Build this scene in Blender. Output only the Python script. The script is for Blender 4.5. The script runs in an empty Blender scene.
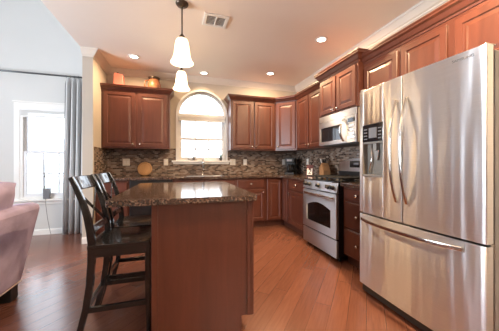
import bpy, bmesh, math, random
from mathutils import Vector, Matrix
random.seed(7)
S = bpy.context.scene
COL = S.collection
R = math.radians

# ------------------------------------------------------------------ camera, world, added lights, exposure
cam = bpy.data.cameras.new('camera')
cam_o = bpy.data.objects.new('camera', cam)
COL.objects.link(cam_o)
cam.sensor_fit = 'HORIZONTAL'
cam.sensor_width = 36.0
cam.lens = 234.4 / 499 * 36.0
cam.shift_y = -2.5 / 499
cam.clip_start = 0.02
cam_o.location = (0, 0, 1.136)
cam_o.rotation_euler = (R(90), 0, -0.288)
S.camera = cam_o

S.view_settings.view_transform = 'Standard'
S.view_settings.look = 'None'
S.view_settings.exposure = 0.36
S.view_settings.gamma = 1.0
S.view_settings.use_curve_mapping = False

W = bpy.data.worlds.new('sky')
S.world = W
W.use_nodes = True
bg = W.node_tree.nodes['Background']
bg.inputs[0].default_value = (0.80, 0.89, 1.0, 1)
bg.inputs[1].default_value = 4.5
S.cycles.max_bounces = 8
S.cycles.diffuse_bounces = 5
S.cycles.glossy_bounces = 4
S.cycles.transparent_max_bounces = 12
S.cycles.sample_clamp_indirect = 6.0
S.cycles.caustics_reflective = False
S.cycles.caustics_refractive = False
S.cycles.use_denoising = True


def area(name, loc, rot, sx, sy, power, color, shape='RECTANGLE', spread=180):
    l = bpy.data.lights.new(name, 'AREA')
    l.shape = shape
    l.size = sx
    if shape == 'RECTANGLE':
        l.size_y = sy
    l.energy = power
    l.color = color
    l.spread = R(spread)
    o = bpy.data.objects.new(name, l)
    o.location = loc
    o.rotation_euler = rot
    COL.objects.link(o)
    return o


DAY = (0.80, 0.90, 1.0)
WARM = (1.0, 0.66, 0.36)
# area lights added out of view as daylight; two aim up at the ceiling
area('added_light_living', (-4.98, 1.8, 1.5), (0, R(-90), 0), 1.6, 1.8, 115, DAY, spread=130)  # added area lamp standing in for daylight at the unseen side opening
area('added_uplight_rear', (1.35, -2.97, 2.15), (R(150), 0, 0), 1.5, .4, 125, (1.0, 0.93, 0.84), spread=100)  # upward lamp added behind the camera to brighten the ceiling
area('added_uplight_living', (-4.98, 1.8, 1.0), (0, R(-140), 0), .6, 1.8, 45, (.9, .95, 1.0), spread=120)  # second lamp added at the side opening, tilted up to lift the ceiling

# ------------------------------------------------------------------ node helpers and materials


def new_mat(name):
    m = bpy.data.materials.new(name)
    m.use_nodes = True
    nt = m.node_tree
    b = nt.nodes['Principled BSDF']
    return m, nt, b


def lk(nt, a, b):
    nt.links.new(a, b)


def coords(nt, scale=(1, 1, 1), rot=(0, 0, 0), kind='Object', rand=False):
    tc = nt.nodes.new('ShaderNodeTexCoord')
    mp = nt.nodes.new('ShaderNodeMapping')
    mp.inputs['Scale'].default_value = scale
    mp.inputs['Rotation'].default_value = rot
    lk(nt, tc.outputs[kind], mp.inputs['Vector'])
    if rand:
        oi = nt.nodes.new('ShaderNodeObjectInfo')
        ml = nt.nodes.new('ShaderNodeMath')
        ml.operation = 'MULTIPLY'
        ml.inputs[1].default_value = 37.0
        lk(nt, oi.outputs['Random'], ml.inputs[0])
        cb = nt.nodes.new('ShaderNodeCombineXYZ')
        for i in range(3):
            lk(nt, ml.outputs[0], cb.inputs[i])
        lk(nt, cb.outputs[0], mp.inputs['Location'])
    return mp.outputs[0]


def noise(nt, vec, scale=5, detail=4, rough=.5, dist=0):
    n = nt.nodes.new('ShaderNodeTexNoise')
    n.inputs['Scale'].default_value = scale
    n.inputs['Detail'].default_value = detail
    n.inputs['Roughness'].default_value = rough
    n.inputs['Distortion'].default_value = dist
    lk(nt, vec, n.inputs['Vector'])
    return n


def ramp(nt, fac, stops, interp='LINEAR'):
    r = nt.nodes.new('ShaderNodeValToRGB')
    r.color_ramp.interpolation = interp
    e = r.color_ramp.elements
    while len(e) < len(stops):
        e.new(0.5)
    for k, (p, c) in enumerate(stops):
        e[k].position = p
        e[k].color = (*c, 1)
    lk(nt, fac, r.inputs[0])
    return r.outputs[0]


def bump(nt, b, height, strength=.2, dist=.01):
    n = nt.nodes.new('ShaderNodeBump')
    n.inputs['Strength'].default_value = strength
    n.inputs['Distance'].default_value = dist
    lk(nt, height, n.inputs['Height'])
    lk(nt, n.outputs[0], b.inputs['Normal'])


def math_node(nt, op, a, b=None, c=None):
    n = nt.nodes.new('ShaderNodeMath')
    n.operation = op
    for k, v in enumerate((a, b, c)):
        if v is None:
            continue
        if isinstance(v, (int, float)):
            n.inputs[k].default_value = v
        else:
            lk(nt, v, n.inputs[k])
    return n.outputs[0]


def plain(name, color, rough=.5, metal=0, var=.06, nscale=6, coat=0, bumps=0):
    m, nt, b = new_mat(name)
    n = noise(nt, coords(nt), nscale, 4)
    lo = tuple(max(0, c * (1 - var)) for c in color)
    hi = tuple(min(1, c * (1 + var)) for c in color)
    lk(nt, ramp(nt, n.outputs[0], [(.3, lo), (.7, hi)]), b.inputs['Base Color'])
    b.inputs['Roughness'].default_value = rough
    b.inputs['Metallic'].default_value = metal
    b.inputs['Coat Weight'].default_value = coat
    if bumps:
        n2 = noise(nt, coords(nt), nscale * 12, 3)
        bump(nt, b, n2.outputs[0], bumps, .004)
    return m


def wood(name, dark, light, rough=.40, scale=(7, 7, .9), coat=.45, bumps=.015):
    m, nt, b = new_mat(name)
    v = coords(nt, scale, rand=True)
    n = noise(nt, v, 2.2, 5, .55, .5)
    col = ramp(nt, n.outputs[0], [(.2, dark), (.8, light)])
    v2 = coords(nt, (1.3, 1.3, .8), rand=True)
    n2 = noise(nt, v2, 2.5, 3)
    mx = nt.nodes.new('ShaderNodeMix')
    mx.data_type = 'RGBA'
    mx.blend_type = 'MULTIPLY'
    mx.inputs[0].default_value = .35
    lk(nt, col, mx.inputs[6])
    lk(nt, ramp(nt, n2.outputs[0], [(.3, (.72, .68, .66)), (.7, (1, 1, 1))]), mx.inputs[7])
    lk(nt, mx.outputs[2], b.inputs['Base Color'])
    b.inputs['Roughness'].default_value = rough
    b.inputs['Coat Weight'].default_value = coat
    b.inputs['Coat Roughness'].default_value = .32
    b.inputs['Specular IOR Level'].default_value = .35
    bump(nt, b, n.outputs[0], bumps, .003)
    return m


def granite_mat():
    m, nt, b = new_mat('brown_granite')
    v = coords(nt)
    vo = nt.nodes.new('ShaderNodeTexVoronoi')
    vo.inputs['Scale'].default_value = 150
    lk(nt, v, vo.inputs['Vector'])
    sep = nt.nodes.new('ShaderNodeSeparateColor')
    lk(nt, vo.outputs['Color'], sep.inputs[0])
    c1 = ramp(nt, sep.outputs[0], [(0, (.035, .022, .018)), (.35, (.10, .058, .042)), (.62, (.19, .115, .082)),
                                   (.8, (.05, .045, .045)), (.94, (.27, .215, .17))], 'CONSTANT')
    n = noise(nt, v, 7, 5)
    mx = nt.nodes.new('ShaderNodeMix')
    mx.data_type = 'RGBA'
    mx.blend_type = 'MULTIPLY'
    mx.inputs[0].default_value = .6
    lk(nt, c1, mx.inputs[6])
    lk(nt, ramp(nt, n.outputs[0], [(.35, (.5, .45, .42)), (.65, (1.1, 1.05, 1))]), mx.inputs[7])
    lk(nt, mx.outputs[2], b.inputs['Base Color'])
    b.inputs['Roughness'].default_value = .11
    b.inputs['Specular IOR Level'].default_value = .75
    return m


def tile_mat(name, axis):
    """small staggered mosaic; axis = which world axis runs along the wall"""
    m, nt, b = new_mat(name)
    g = nt.nodes.new('ShaderNodeNewGeometry')
    sp = nt.nodes.new('ShaderNodeSeparateXYZ')
    lk(nt, g.outputs['Position'], sp.inputs[0])
    tw, thh = .058, .0245
    vz = math_node(nt, 'DIVIDE', sp.outputs[2], thh)
    row = math_node(nt, 'FLOOR', vz)
    half = math_node(nt, 'MULTIPLY', math_node(nt, 'MODULO', row, 2.0), .5)
    ux = math_node(nt, 'ADD', math_node(nt, 'DIVIDE', sp.outputs['XYZ'.index(axis)], tw), half)
    ux = math_node(nt, 'ADD', ux, 200.0)
    colm = math_node(nt, 'FLOOR', ux)
    cb = nt.nodes.new('ShaderNodeCombineXYZ')
    lk(nt, colm, cb.inputs[0])
    lk(nt, row, cb.inputs[1])
    wn = nt.nodes.new('ShaderNodeTexWhiteNoise')
    wn.noise_dimensions = '2D'
    lk(nt, cb.outputs[0], wn.inputs['Vector'])
    tcol = ramp(nt, wn.outputs['Value'], [(0, (.045, .026, .018)), (.2, (.15, .088, .058)), (.4, (.25, .18, .135)),
                                          (.58, (.085, .056, .042)), (.72, (.29, .225, .18)), (.86, (.17, .11, .078))], 'CONSTANT')
    fx = math_node(nt, 'FRACT', ux)
    fz = math_node(nt, 'FRACT', vz)
    ex = math_node(nt, 'MULTIPLY', math_node(nt, 'ABSOLUTE', math_node(nt, 'SUBTRACT', fx, .5)), tw)
    ez = math_node(nt, 'MULTIPLY', math_node(nt, 'ABSOLUTE', math_node(nt, 'SUBTRACT', fz, .5)), thh)
    gx = math_node(nt, 'GREATER_THAN', ex, tw / 2 - .0016)
    gz = math_node(nt, 'GREATER_THAN', ez, thh / 2 - .0016)
    gr = math_node(nt, 'MAXIMUM', gx, gz)
    mx = nt.nodes.new('ShaderNodeMix')
    mx.data_type = 'RGBA'
    lk(nt, gr, mx.inputs[0])
    lk(nt, tcol, mx.inputs[6])
    mx.inputs[7].default_value = (.22, .175, .14, 1)
    lk(nt, mx.outputs[2], b.inputs['Base Color'])
    lk(nt, math_node(nt, 'ADD', math_node(nt, 'MULTIPLY', gr, .5), .22), b.inputs['Roughness'])
    bump(nt, b, math_node(nt, 'SUBTRACT', 1.0, gr), .4, .002)
    return m


def floor_mat():
    m, nt, b = new_mat('cherry_floorboards')
    v = coords(nt, (1, 1, 1), (0, 0, R(-47)))
    sp = nt.nodes.new('ShaderNodeSeparateXYZ')
    lk(nt, v, sp.inputs[0])
    wd, ln = .125, 1.3
    vy = math_node(nt, 'DIVIDE', math_node(nt, 'ADD', sp.outputs[1], 40.0), wd)
    row = math_node(nt, 'FLOOR', vy)
    wn0 = nt.nodes.new('ShaderNodeTexWhiteNoise')
    wn0.noise_dimensions = '1D'
    lk(nt, row, wn0.inputs['W'])
    ux = math_node(nt, 'ADD', math_node(nt, 'DIVIDE', math_node(nt, 'ADD', sp.outputs[0], 40.0), ln), wn0.outputs['Value'])
    colm = math_node(nt, 'FLOOR', ux)
    cb = nt.nodes.new('ShaderNodeCombineXYZ')
    lk(nt, colm, cb.inputs[0])
    lk(nt, row, cb.inputs[1])
    wn = nt.nodes.new('ShaderNodeTexWhiteNoise')
    wn.noise_dimensions = '2D'
    lk(nt, cb.outputs[0], wn.inputs['Vector'])
    base = ramp(nt, wn.outputs['Value'], [(0, (.150, .058, .036)), (.5, (.182, .071, .044)), (1, (.216, .086, .054))])
    # grain along the plank, shifted plank by plank
    mp = nt.nodes.new('ShaderNodeMapping')
    mp.inputs['Scale'].default_value = (1.6, 22, 1)
    lk(nt, v, mp.inputs['Vector'])
    sh = nt.nodes.new('ShaderNodeCombineXYZ')
    lk(nt, math_node(nt, 'MULTIPLY', wn.outputs['Value'], 30.0), sh.inputs[0])
    lk(nt, sh.outputs[0], mp.inputs['Location'])
    n = noise(nt, mp.outputs[0], 3, 6, .6, .4)
    mx = nt.nodes.new('ShaderNodeMix')
    mx.data_type = 'RGBA'
    mx.blend_type = 'MULTIPLY'
    mx.inputs[0].default_value = .55
    lk(nt, base, mx.inputs[6])
    lk(nt, ramp(nt, n.outputs[0], [(.3, (.62, .56, .52)), (.65, (1.08, 1.06, 1.05))]), mx.inputs[7])
    fx = math_node(nt, 'FRACT', ux)
    fy = math_node(nt, 'FRACT', vy)
    ey = math_node(nt, 'MULTIPLY', math_node(nt, 'ABSOLUTE', math_node(nt, 'SUBTRACT', fy, .5)), wd)
    ex = math_node(nt, 'MULTIPLY', math_node(nt, 'ABSOLUTE', math_node(nt, 'SUBTRACT', fx, .5)), ln)
    gy = math_node(nt, 'GREATER_THAN', ey, wd / 2 - .0016)
    gx = math_node(nt, 'GREATER_THAN', ex, ln / 2 - .0016)
    gap = math_node(nt, 'MAXIMUM', gy, gx)
    m2 = nt.nodes.new('ShaderNodeMix')
    m2.data_type = 'RGBA'
    lk(nt, math_node(nt, 'MULTIPLY', gap, .75), m2.inputs[0])
    lk(nt, mx.outputs[2], m2.inputs[6])
    m2.inputs[7].default_value = (.07, .022, .012, 1)
    lk(nt, m2.outputs[2], b.inputs['Base Color'])
    b.inputs['Roughness'].default_value = .22
    b.inputs['Specular IOR Level'].default_value = 1.0
    bn = math_node(nt, 'SUBTRACT', math_node(nt, 'MULTIPLY', n.outputs[0], .25), gap)
    bump(nt, b, bn, .12, .002)
    return m


ROT = .25


def steel_mat(name='brushed_steel', rough=.38, wav=.36, color=(.90, .905, .92)):
    m, nt, b = new_mat(name)
    v = coords(nt, (1.0, 1.0, 90.0))
    n = noise(nt, v, 5, 3)
    lk(nt, ramp(nt, n.outputs[0], [(.3, tuple(c * .93 for c in color)), (.7, color)]), b.inputs['Base Color'])
    b.inputs['Metallic'].default_value = 1
    b.inputs['Roughness'].default_value = rough
    b.inputs['Anisotropic'].default_value = 1.0
    b.inputs['Anisotropic Rotation'].default_value = ROT
    g = nt.nodes.new('ShaderNodeNewGeometry')
    cr = nt.nodes.new('ShaderNodeVectorMath')
    cr.operation = 'CROSS_PRODUCT'
    cr.inputs[1].default_value = (0, 0, 1)
    lk(nt, g.outputs['True Normal'], cr.inputs[0])
    lk(nt, cr.outputs[0], b.inputs['Tangent'])
    # sheet steel: slow vertical ripples plus the fine brushing across the sheet
    v2 = coords(nt, (3.6, 1.0, .3))
    n2 = noise(nt, v2, 1.6, 2)
    tot = math_node(nt, 'ADD', math_node(nt, 'MULTIPLY', n2.outputs[0], 1.0), math_node(nt, 'MULTIPLY', n.outputs[0], .012))
    bump(nt, b, tot, wav, .05)
    return m


def emit_mat(name, color, strength, base=(.9, .88, .82)):
    m, nt, b = new_mat(name)
    n = noise(nt, coords(nt), 9, 3)
    lk(nt, ramp(nt, n.outputs[0], [(.3, tuple(c * .93 for c in color)), (.7, color)]), b.inputs['Emission Color'])
    b.inputs['Base Color'].default_value = (*base, 1)
    b.inputs['Emission Strength'].default_value = strength
    b.inputs['Roughness'].default_value = .35
    return m


def glass_mat(name, tint=(1, 1, 1), gloss=.06):
    m, nt, b = new_mat(name)
    nt.nodes.remove(b)
    out = nt.nodes['Material Output']
    tr = nt.nodes.new('ShaderNodeBsdfTransparent')
    tr.inputs[0].default_value = (*tint, 1)
    gl = nt.nodes.new('ShaderNodeBsdfGlossy')
    gl.inputs['Roughness'].default_value = .02
    fr = nt.nodes.new('ShaderNodeFresnel')
    fr.inputs['IOR'].default_value = 1.25
    mx = nt.nodes.new('ShaderNodeMixShader')
    lk(nt, fr.outputs[0], mx.inputs[0])
    lk(nt, tr.outputs[0], mx.inputs[1])
    lk(nt, gl.outputs[0], mx.inputs[2])
    lk(nt, mx.outputs[0], out.inputs['Surface'])
    return m


def stripe_cloth(name, c1, c2, n):
    m, nt, b = new_mat(name)
    sp = nt.nodes.new('ShaderNodeSeparateXYZ')
    lk(nt, coords(nt), sp.inputs[0])
    f = math_node(nt, 'FRACT', math_node(nt, 'MULTIPLY', sp.outputs[0], n))
    nn = noise(nt, coords(nt, (60, 60, 60)), 4, 2)
    lk(nt, ramp(nt, f, [(0, c1), (.5, c2)], 'CONSTANT'), b.inputs['Base Color'])
    b.inputs['Roughness'].default_value = 1.0
    bump(nt, b, nn.outputs[0], .1, .002)
    return m


M = {}
M['cherry'] = wood('cherry_cabinet_wood', (.072, .020, .0112), (.128, .037, .0205))
M['cherry_dark'] = wood('cherry_toe_wood', (.06, .02, .012), (.10, .034, .02))
M['granite'] = granite_mat()
M['floor'] = floor_mat()
M['tile_x'] = tile_mat('mosaic_tile_back', 'X')
M['tile_y'] = tile_mat('mosaic_tile_side', 'Y')
M['wall'] = plain('beige_wall_paint', (.52, .465, .395), .75, var=.02, nscale=2)
M['wall_lr'] = plain('pale_grey_wall_paint', (.62, .62, .605), .8, var=.015, nscale=2)
M['ceiling'] = plain('tan_ceiling_paint', (.88, .80, .715), .85, var=.015, nscale=2)
M['ceil_white'] = plain('white_ceiling_paint', (.8, .8, .79), .85, var=.015, nscale=2)
M['trim'] = plain('white_trim_paint', (.80, .79, .76), .4, var=.02)
M['crown'] = plain('cream_crown_paint', (.74, .68, .60), .45, var=.02)
M['steel'] = steel_mat()
M['steel_flat'] = steel_mat('appliance_steel', .5, .03, (.84, .85, .88))
M['chrome'] = plain('satin_chrome', (.72, .70, .67), .18, 1, .03)
M['handle'] = plain('polished_handle_steel', (.70, .68, .65), .2, 1, .03)
M['black'] = plain('black_plastic', (.012, .012, .013), .35, var=.2)
M['black_gloss'] = plain('black_glass', (.012, .012, .014), .06, var=.1)
M['iron'] = plain('cast_iron', (.022, .021, .021), .5, var=.2, nscale=40, bumps=.2)
M['grey_side'] = plain('grey_fridge_paint', (.30, .285, .26), .4, 0, .04)
M['recess'] = plain('taupe_recess_plastic', (.24, .215, .185), .45, 0, .05)
M['gasket'] = plain('grey_gasket', (.07, .065, .06), .6)
M['stool'] = plain('black_stool_lacquer', (.013, .012, .0125), .2, var=.25, nscale=14, coat=.5)
M['bronze'] = plain('dark_bronze', (.10, .075, .055), .35, .8, .1)
M['shade'] = emit_mat('frosted_glass_shade', (1.0, .86, .66), 1.0)
_nt = M['shade'].node_tree
_tr = _nt.nodes.new('ShaderNodeBsdfTransparent')
_tr.inputs[0].default_value = (1, .95, .86, 1)
_mx = _nt.nodes.new('ShaderNodeMixShader')
_mx.inputs[0].default_value = .45
lk(_nt, _nt.nodes['Principled BSDF'].outputs[0], _mx.inputs[1])
lk(_nt, _tr.outputs[0], _mx.inputs[2])
lk(_nt, _mx.outputs[0], _nt.nodes['Material Output'].inputs['Surface'])
M['led'] = emit_mat('lit_downlight_lens', (1.0, .90, .74), 9.0)
M['pane'] = glass_mat('window_glass')
M['plate'] = plain('outlet_plastic', (.74, .70, .63), .4, var=.02)
M['maple'] = wood('light_maple', (.42, .22, .085), (.62, .37, .17), .45, (8, 8, 2), .1)
M['block'] = wood('knife_block_wood', (.30, .15, .065), (.45, .25, .12), .5, (12, 12, 2), .1)
M['suede'] = plain('mauve_suede', (.40, .34, .49), .9, var=.22, nscale=5, bumps=.3)
M['piping'] = plain('pale_piping', (.60, .50, .47), .8)
M['curtain'] = stripe_cloth('grey_striped_curtain', (.38, .38, .38), (.70, .70, .695), 14)
M['rod'] = plain('dark_rod_metal', (.10, .105, .11), .4, .6, .1)
M['red'] = plain('coral_red_paint', (.74, .22, .17), .4, var=.15)
M['copper'] = plain('brown_glazed_clay', (.36, .15, .07), .25, 0, .5, 12)
M['blind'] = plain('white_blind_fabric', (.78, .78, .77), .8, var=.02)
M['deck'] = plain('pale_deck_boards', (.55, .53, .50), .8, var=.1)
M['white'] = plain('white_vinyl', (.75, .76, .78), .5, var=.02)
M['device'] = plain('grey_device_plastic', (.16, .16, .175), .5, var=.15)
M['green'] = plain('plant_green', (.06, .13, .05), .6, var=.3)
M['ceramic'] = plain('grey_ceramic', (.12, .12, .115), .4, var=.2)
M['maroon'] = plain('dark_maroon_card', (.12, .025, .022), .5)
M['paper'] = plain('white_card', (.75, .70, .65), .6, var=.02)
M['ink'] = plain('black_ink', (.02, .02, .02), .6)
M['grass'] = plain('dry_lawn', (.30, .36, .22), .9, var=.2)
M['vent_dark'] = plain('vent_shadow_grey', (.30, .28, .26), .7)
M['logo'] = plain('grey_logo_print', (.10, .10, .11), .4)

# ------------------------------------------------------------------ mesh helpers


class MB:
    def __init__(self):
        self.v, self.f, self.sm = [], [], []

    def add(self, vs, fs, smooth=False, mat=None):
        o = len(self.v)
        for p in vs:
            p = Vector(p)
            self.v.append(mat @ p if mat else p)
        for q in fs:
            self.f.append(tuple(o + i for i in q))
            self.sm.append(smooth)
        return self

    def box(self, x0, x1, y0, y1, z0, z1, mat=None):
        vs = [(x0, y0, z0), (x1, y0, z0), (x1, y1, z0), (x0, y1, z0), (x0, y0, z1), (x1, y0, z1), (x1, y1, z1), (x0, y1, z1)]
        fs = [(3, 2, 1, 0), (4, 5, 6, 7), (0, 1, 5, 4), (1, 2, 6, 5), (2, 3, 7, 6), (3, 0, 4, 7)]
        return self.add(vs, fs, False, mat)

    def prism(self, outline, lo, hi, axis='z', mat=None, smooth=False):
        """outline: 2-D points; axis z -> (x,y), y -> (x,z), x -> (y,z)"""
        def mk(p, h):
            return {'z': (p[0], p[1], h), 'y': (p[0], h, p[1]), 'x': (h, p[0], p[1])}[axis]
        n = len(outline)
        vs = [mk(p, lo) for p in outline] + [mk(p, hi) for p in outline]
        self.add(vs, [tuple(range(n - 1, -1, -1)), tuple(range(n, 2 * n))], False, mat)
        o = len(self.v) - 2 * n
        for i in range(n):
            j = (i + 1) % n
            self.f.append((o + i, o + j, o + n + j, o + n + i))
            self.sm.append(smooth)
        return self

    def tube(self, pts, r, n=12, cap=True, ry=None):
        pts = [Vector(p) for p in pts]
        rs = r if isinstance(r, (list, tuple)) else [r] * len(pts)
        rings = []
        up = None
        for i, p in enumerate(pts):
            a = pts[max(i - 1, 0)]
            b = pts[min(i + 1, len(pts) - 1)]
            t = (b - a).normalized()
            if up is None:
                up = Vector((0, 0, 1)) if abs(t.z) < .9 else Vector((0, 1, 0))
            s = t.cross(up).normalized()
            up = s.cross(t).normalized()
            rings.append([p + s * math.cos(2 * math.pi * k / n) * rs[i] + up * math.sin(2 * math.pi * k / n) * (rs[i] if ry is None else ry) for k in range(n)])
        vs = [q for g in rings for q in g]
        fs = []
        for i in range(len(rings) - 1):
            for k in range(n):
                fs.append((i * n + k, i * n + (k + 1) % n, (i + 1) * n + (k + 1) % n, (i + 1) * n + k))
        self.add(vs, fs, True)
        if cap:
            o = len(self.v) - len(vs)
            self.f += [tuple(o + k for k in range(n - 1, -1, -1)), tuple(o + len(vs) - n + k for k in range(n))]
            self.sm += [False, False]
        return self

    def lathe(self, prof, c=(0, 0, 0), n=28, mat=None):
        """prof: (radius, z) pairs"""
        vs, fs = [], []
        for r, z in prof:
            for k in range(n):
                a = 2 * math.pi * k / n
                vs.append((c[0] + r * math.cos(a), c[1] + r * math.sin(a), c[2] + z))
        for i in range(len(prof) - 1):
            for k in range(n):
                fs.append((i * n + k, i * n + (k + 1) % n, (i + 1) * n + (k + 1) % n, (i + 1) * n + k))
        self.add(vs, fs, True, mat)
        o = len(self.v) - len(vs)
        if prof[0][0] > 1e-6:
            self.f.append(tuple(o + k for k in range(n - 1, -1, -1)))
            self.sm.append(False)
        if prof[-1][0] > 1e-6:
            self.f.append(tuple(o + len(vs) - n + k for k in range(n)))
            self.sm.append(False)
        return self

    def bar(self, pts, side, w, t):
        """rectangular bar swept along pts; w along 'side', t across it"""
        pts = [Vector(p) for p in pts]
        sd = Vector(side).normalized()
        vs, fs = [], []
        for i, p in enumerate(pts):
            a, b = pts[max(i - 1, 0)], pts[min(i + 1, len(pts) - 1)]
            d = (b - a).normalized()
            nn = d.cross(sd).normalized()
            ww = w[i] if isinstance(w, (list, tuple)) else w
            tt = t[i] if isinstance(t, (list, tuple)) else t
            for sx, sy in ((-1, -1), (1, -1), (1, 1), (-1, 1)):
                vs.append(p + sd * sx * ww / 2 + nn * sy * tt / 2)
        n = len(pts)
        for i in range(n - 1):
            for k in range(4):
                fs.append((i * 4 + k, i * 4 + (k + 1) % 4, i * 4 + 4 + (k + 1) % 4, i * 4 + 4 + k))
        fs += [(3, 2, 1, 0), tuple(4 * n - 4 + k for k in range(4))]
        return self.add(vs, fs)

    def moulding(self, path, prof, pre=None, post=None):
        """profile (out, up) swept along a level path with mitred corners; outward = right of travel"""
        P = [Vector((p[0], p[1])) for p in path]
        z = path[0][2]
        ext = ([Vector(pre[:2])] if pre else []) + P + ([Vector(post[:2])] if post else [])
        off = 1 if pre else 0
        vs, fs, m = [], [], len(prof)
        for i in range(len(P)):
            k = i + off
            dirs = []
            if k > 0:
                dirs.append((ext[k] - ext[k - 1]).normalized())
            if k < len(ext) - 1:
                dirs.append((ext[k + 1] - ext[k]).normalized())
            ns = [Vector((d.y, -d.x)) for d in dirs]
            if len(ns) == 2:
                s = ns[0] + ns[1]
                mit = s / max(.2, s.dot(ns[0]))
            else:
                mit = ns[0]
            for o, u in prof:
                q = P[i] + mit * o
                vs.append((q.x, q.y, z + u))
        for i in range(len(P) - 1):
            for k in range(m):
                fs.append((i * m + k, i * m + (k + 1) % m, (i + 1) * m + (k + 1) % m, (i + 1) * m + k))
        fs += [tuple(range(m - 1, -1, -1)), tuple((len(P) - 1) * m + k for k in range(m))]
        return self.add(vs, fs)

    def panel(self, x0, z0, w, h, t=.02, fr=.058, rp=.03, y=0):
        """raised-panel door or drawer front: back at y, front at y - t"""
        L = [(0, 0), (0, t - .004), (.004, t), (fr - .006, t), (fr, t - .008), (fr + .006, t - .009), (fr + .006 + rp, t - .001)]
        vs, fs = [], []
        for ins, d in L:
            vs += [(x0 + ins, y - d, z0 + ins), (x0 + w - ins, y - d, z0 + ins), (x0 + w - ins, y - d, z0 + h - ins), (x0 + ins, y - d, z0 + h - ins)]
        for i in range(len(L) - 1):
            for k in range(4):
                fs.append((i * 4 + k, i * 4 + (k + 1) % 4, i * 4 + 4 + (k + 1) % 4, i * 4 + 4 + k))
        n = len(vs)
        fs += [(3, 2, 1, 0), (n - 4, n - 3, n - 2, n - 1)]
        return self.add(vs, fs)

    def slabfront(self, x0, z0, w, h, t=.02, y=0):
        L = [(0, 0), (0, t - .007), (.008, t)]
        vs, fs = [], []
        for ins, d in L:
            vs += [(x0 + ins, y - d, z0 + ins), (x0 + w - ins, y - d, z0 + ins), (x0 + w - ins, y - d, z0 + h - ins), (x0 + ins, y - d, z0 + h - ins)]
        for i in range(len(L) - 1):
            for k in range(4):
                fs.append((i * 4 + k, i * 4 + (k + 1) % 4, i * 4 + 4 + (k + 1) % 4, i * 4 + 4 + k))
        fs += [(3, 2, 1, 0), (8, 9, 10, 11)]
        return self.add(vs, fs)

    def build(self, name, mat, parent=None, bevel=0, seg=2):
        me = bpy.data.meshes.new(name)
        me.from_pydata([tuple(p) for p in self.v], [], self.f)
        bm = bmesh.new()
        bm.from_mesh(me)
        bmesh.ops.recalc_face_normals(bm, faces=bm.faces)
        bm.to_mesh(me)
        bm.free()
        for p, s in zip(me.polygons, self.sm):
            p.use_smooth = s
        return link(name, me, mat, parent, bevel, seg)


def link(name, me, mat, parent=None, bevel=0, seg=2):
    me.materials.append(mat)
    o = bpy.data.objects.new(name, me)
    COL.objects.link(o)
    if parent is not None:
        o.parent = parent
    if bevel:
        b = o.modifiers.new('bevel', 'BEVEL')
        b.width = bevel
        b.segments = seg
        b.limit_method = 'ANGLE'
        b.angle_limit = R(35)
    return o


def slab(name, mat, outer, holes, lo, hi, axis='z', parent=None, bevel=0):
    """a plate with holes: outline loops in 2-D, thickness lo..hi along axis"""
    bm = bmesh.new()

    def mk(p, h):
        return {'z': (p[0], p[1], h), 'y': (p[0], h, p[1]), 'x': (h, p[0], p[1])}[axis]
    es = []
    for loop in [outer] + holes:
        vs = [bm.verts.new(mk(p, lo)) for p in loop]
        es += [bm.edges.new((vs[i], vs[(i + 1) % len(vs)])) for i in range(len(vs))]
    r = bmesh.ops.triangle_fill(bm, use_beauty=True, edges=es)
    fs = [g for g in r['geom'] if isinstance(g, bmesh.types.BMFace)]
    ex = bmesh.ops.extrude_face_region(bm, geom=fs, use_keep_orig=True)
    nv = [g for g in ex['geom'] if isinstance(g, bmesh.types.BMVert)]
    d = Vector(mk((0, 0), hi - lo)) if axis == 'z' else Vector((0, hi - lo, 0)) if axis == 'y' else Vector((hi - lo, 0, 0))
    bmesh.ops.translate(bm, verts=nv, vec=d)
    bmesh.ops.recalc_face_normals(bm, faces=bm.faces)
    me = bpy.data.meshes.new(name)
    bm.to_mesh(me)
    bm.free()
    return link(name, me, mat, parent, bevel)


def rect(x0, x1, y0, y1):
    return [(x0, y0), (x1, y0), (x1, y1), (x0, y1)]


def rrect(x0, x1, y0, y1, r, n=6):
    out = []
    for cx, cy, a0 in ((x1 - r, y1 - r, 0), (x0 + r, y1 - r, 90), (x0 + r, y0 + r, 180), (x1 - r, y0 + r, 270)):
        for k in range(n + 1):
            a = R(a0 + 90 * k / n)
            out.append((cx + r * math.cos(a), cy + r * math.sin(a)))
    return out


def tag(o, label, cat, group=None):
    o['label'] = label
    o['category'] = cat
    if group:
        o['group'] = group
    return o


def thing(name, label, cat, loc=(0, 0, 0), rotz=0, group=None):
    o = bpy.data.objects.new(name, None)
    o.empty_display_size = .1
    COL.objects.link(o)
    o.location = loc
    o.rotation_euler = (0, 0, rotz)
    return tag(o, label, cat, group)


def struct(o):
    o['kind'] = 'structure'
    return o


def dup(root, loc, label):
    def cp(o, parent):
        c = o.copy()
        COL.objects.link(c)
        if parent is not None:
            c.parent = parent
        for ch in o.children:
            cp(ch, c)
        return c
    r = cp(root, None)
    r.location = loc
    r['label'] = label
    return r


def text_mesh(name, body, size, mat, parent, matrix, depth=.0008):
    cu = bpy.data.curves.new(name, 'FONT')
    cu.body = body
    cu.size = size
    cu.extrude = depth
    cu.align_x = 'CENTER'
    tmp = bpy.data.objects.new(name + '_curve', cu)
    COL.objects.link(tmp)
    dg = bpy.context.evaluated_depsgraph_get()
    me = bpy.data.meshes.new_from_object(tmp.evaluated_get(dg))
    bpy.data.objects.remove(tmp)
    me.transform(matrix)
    me.name = name
    return link(name, me, mat, parent)


XL, XR, YB, ZC = -1.187, 2.373, 4.498, 2.74
XP = -1.317            # living-room side of the stub wall
YP = 3.828             # its free end

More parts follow.
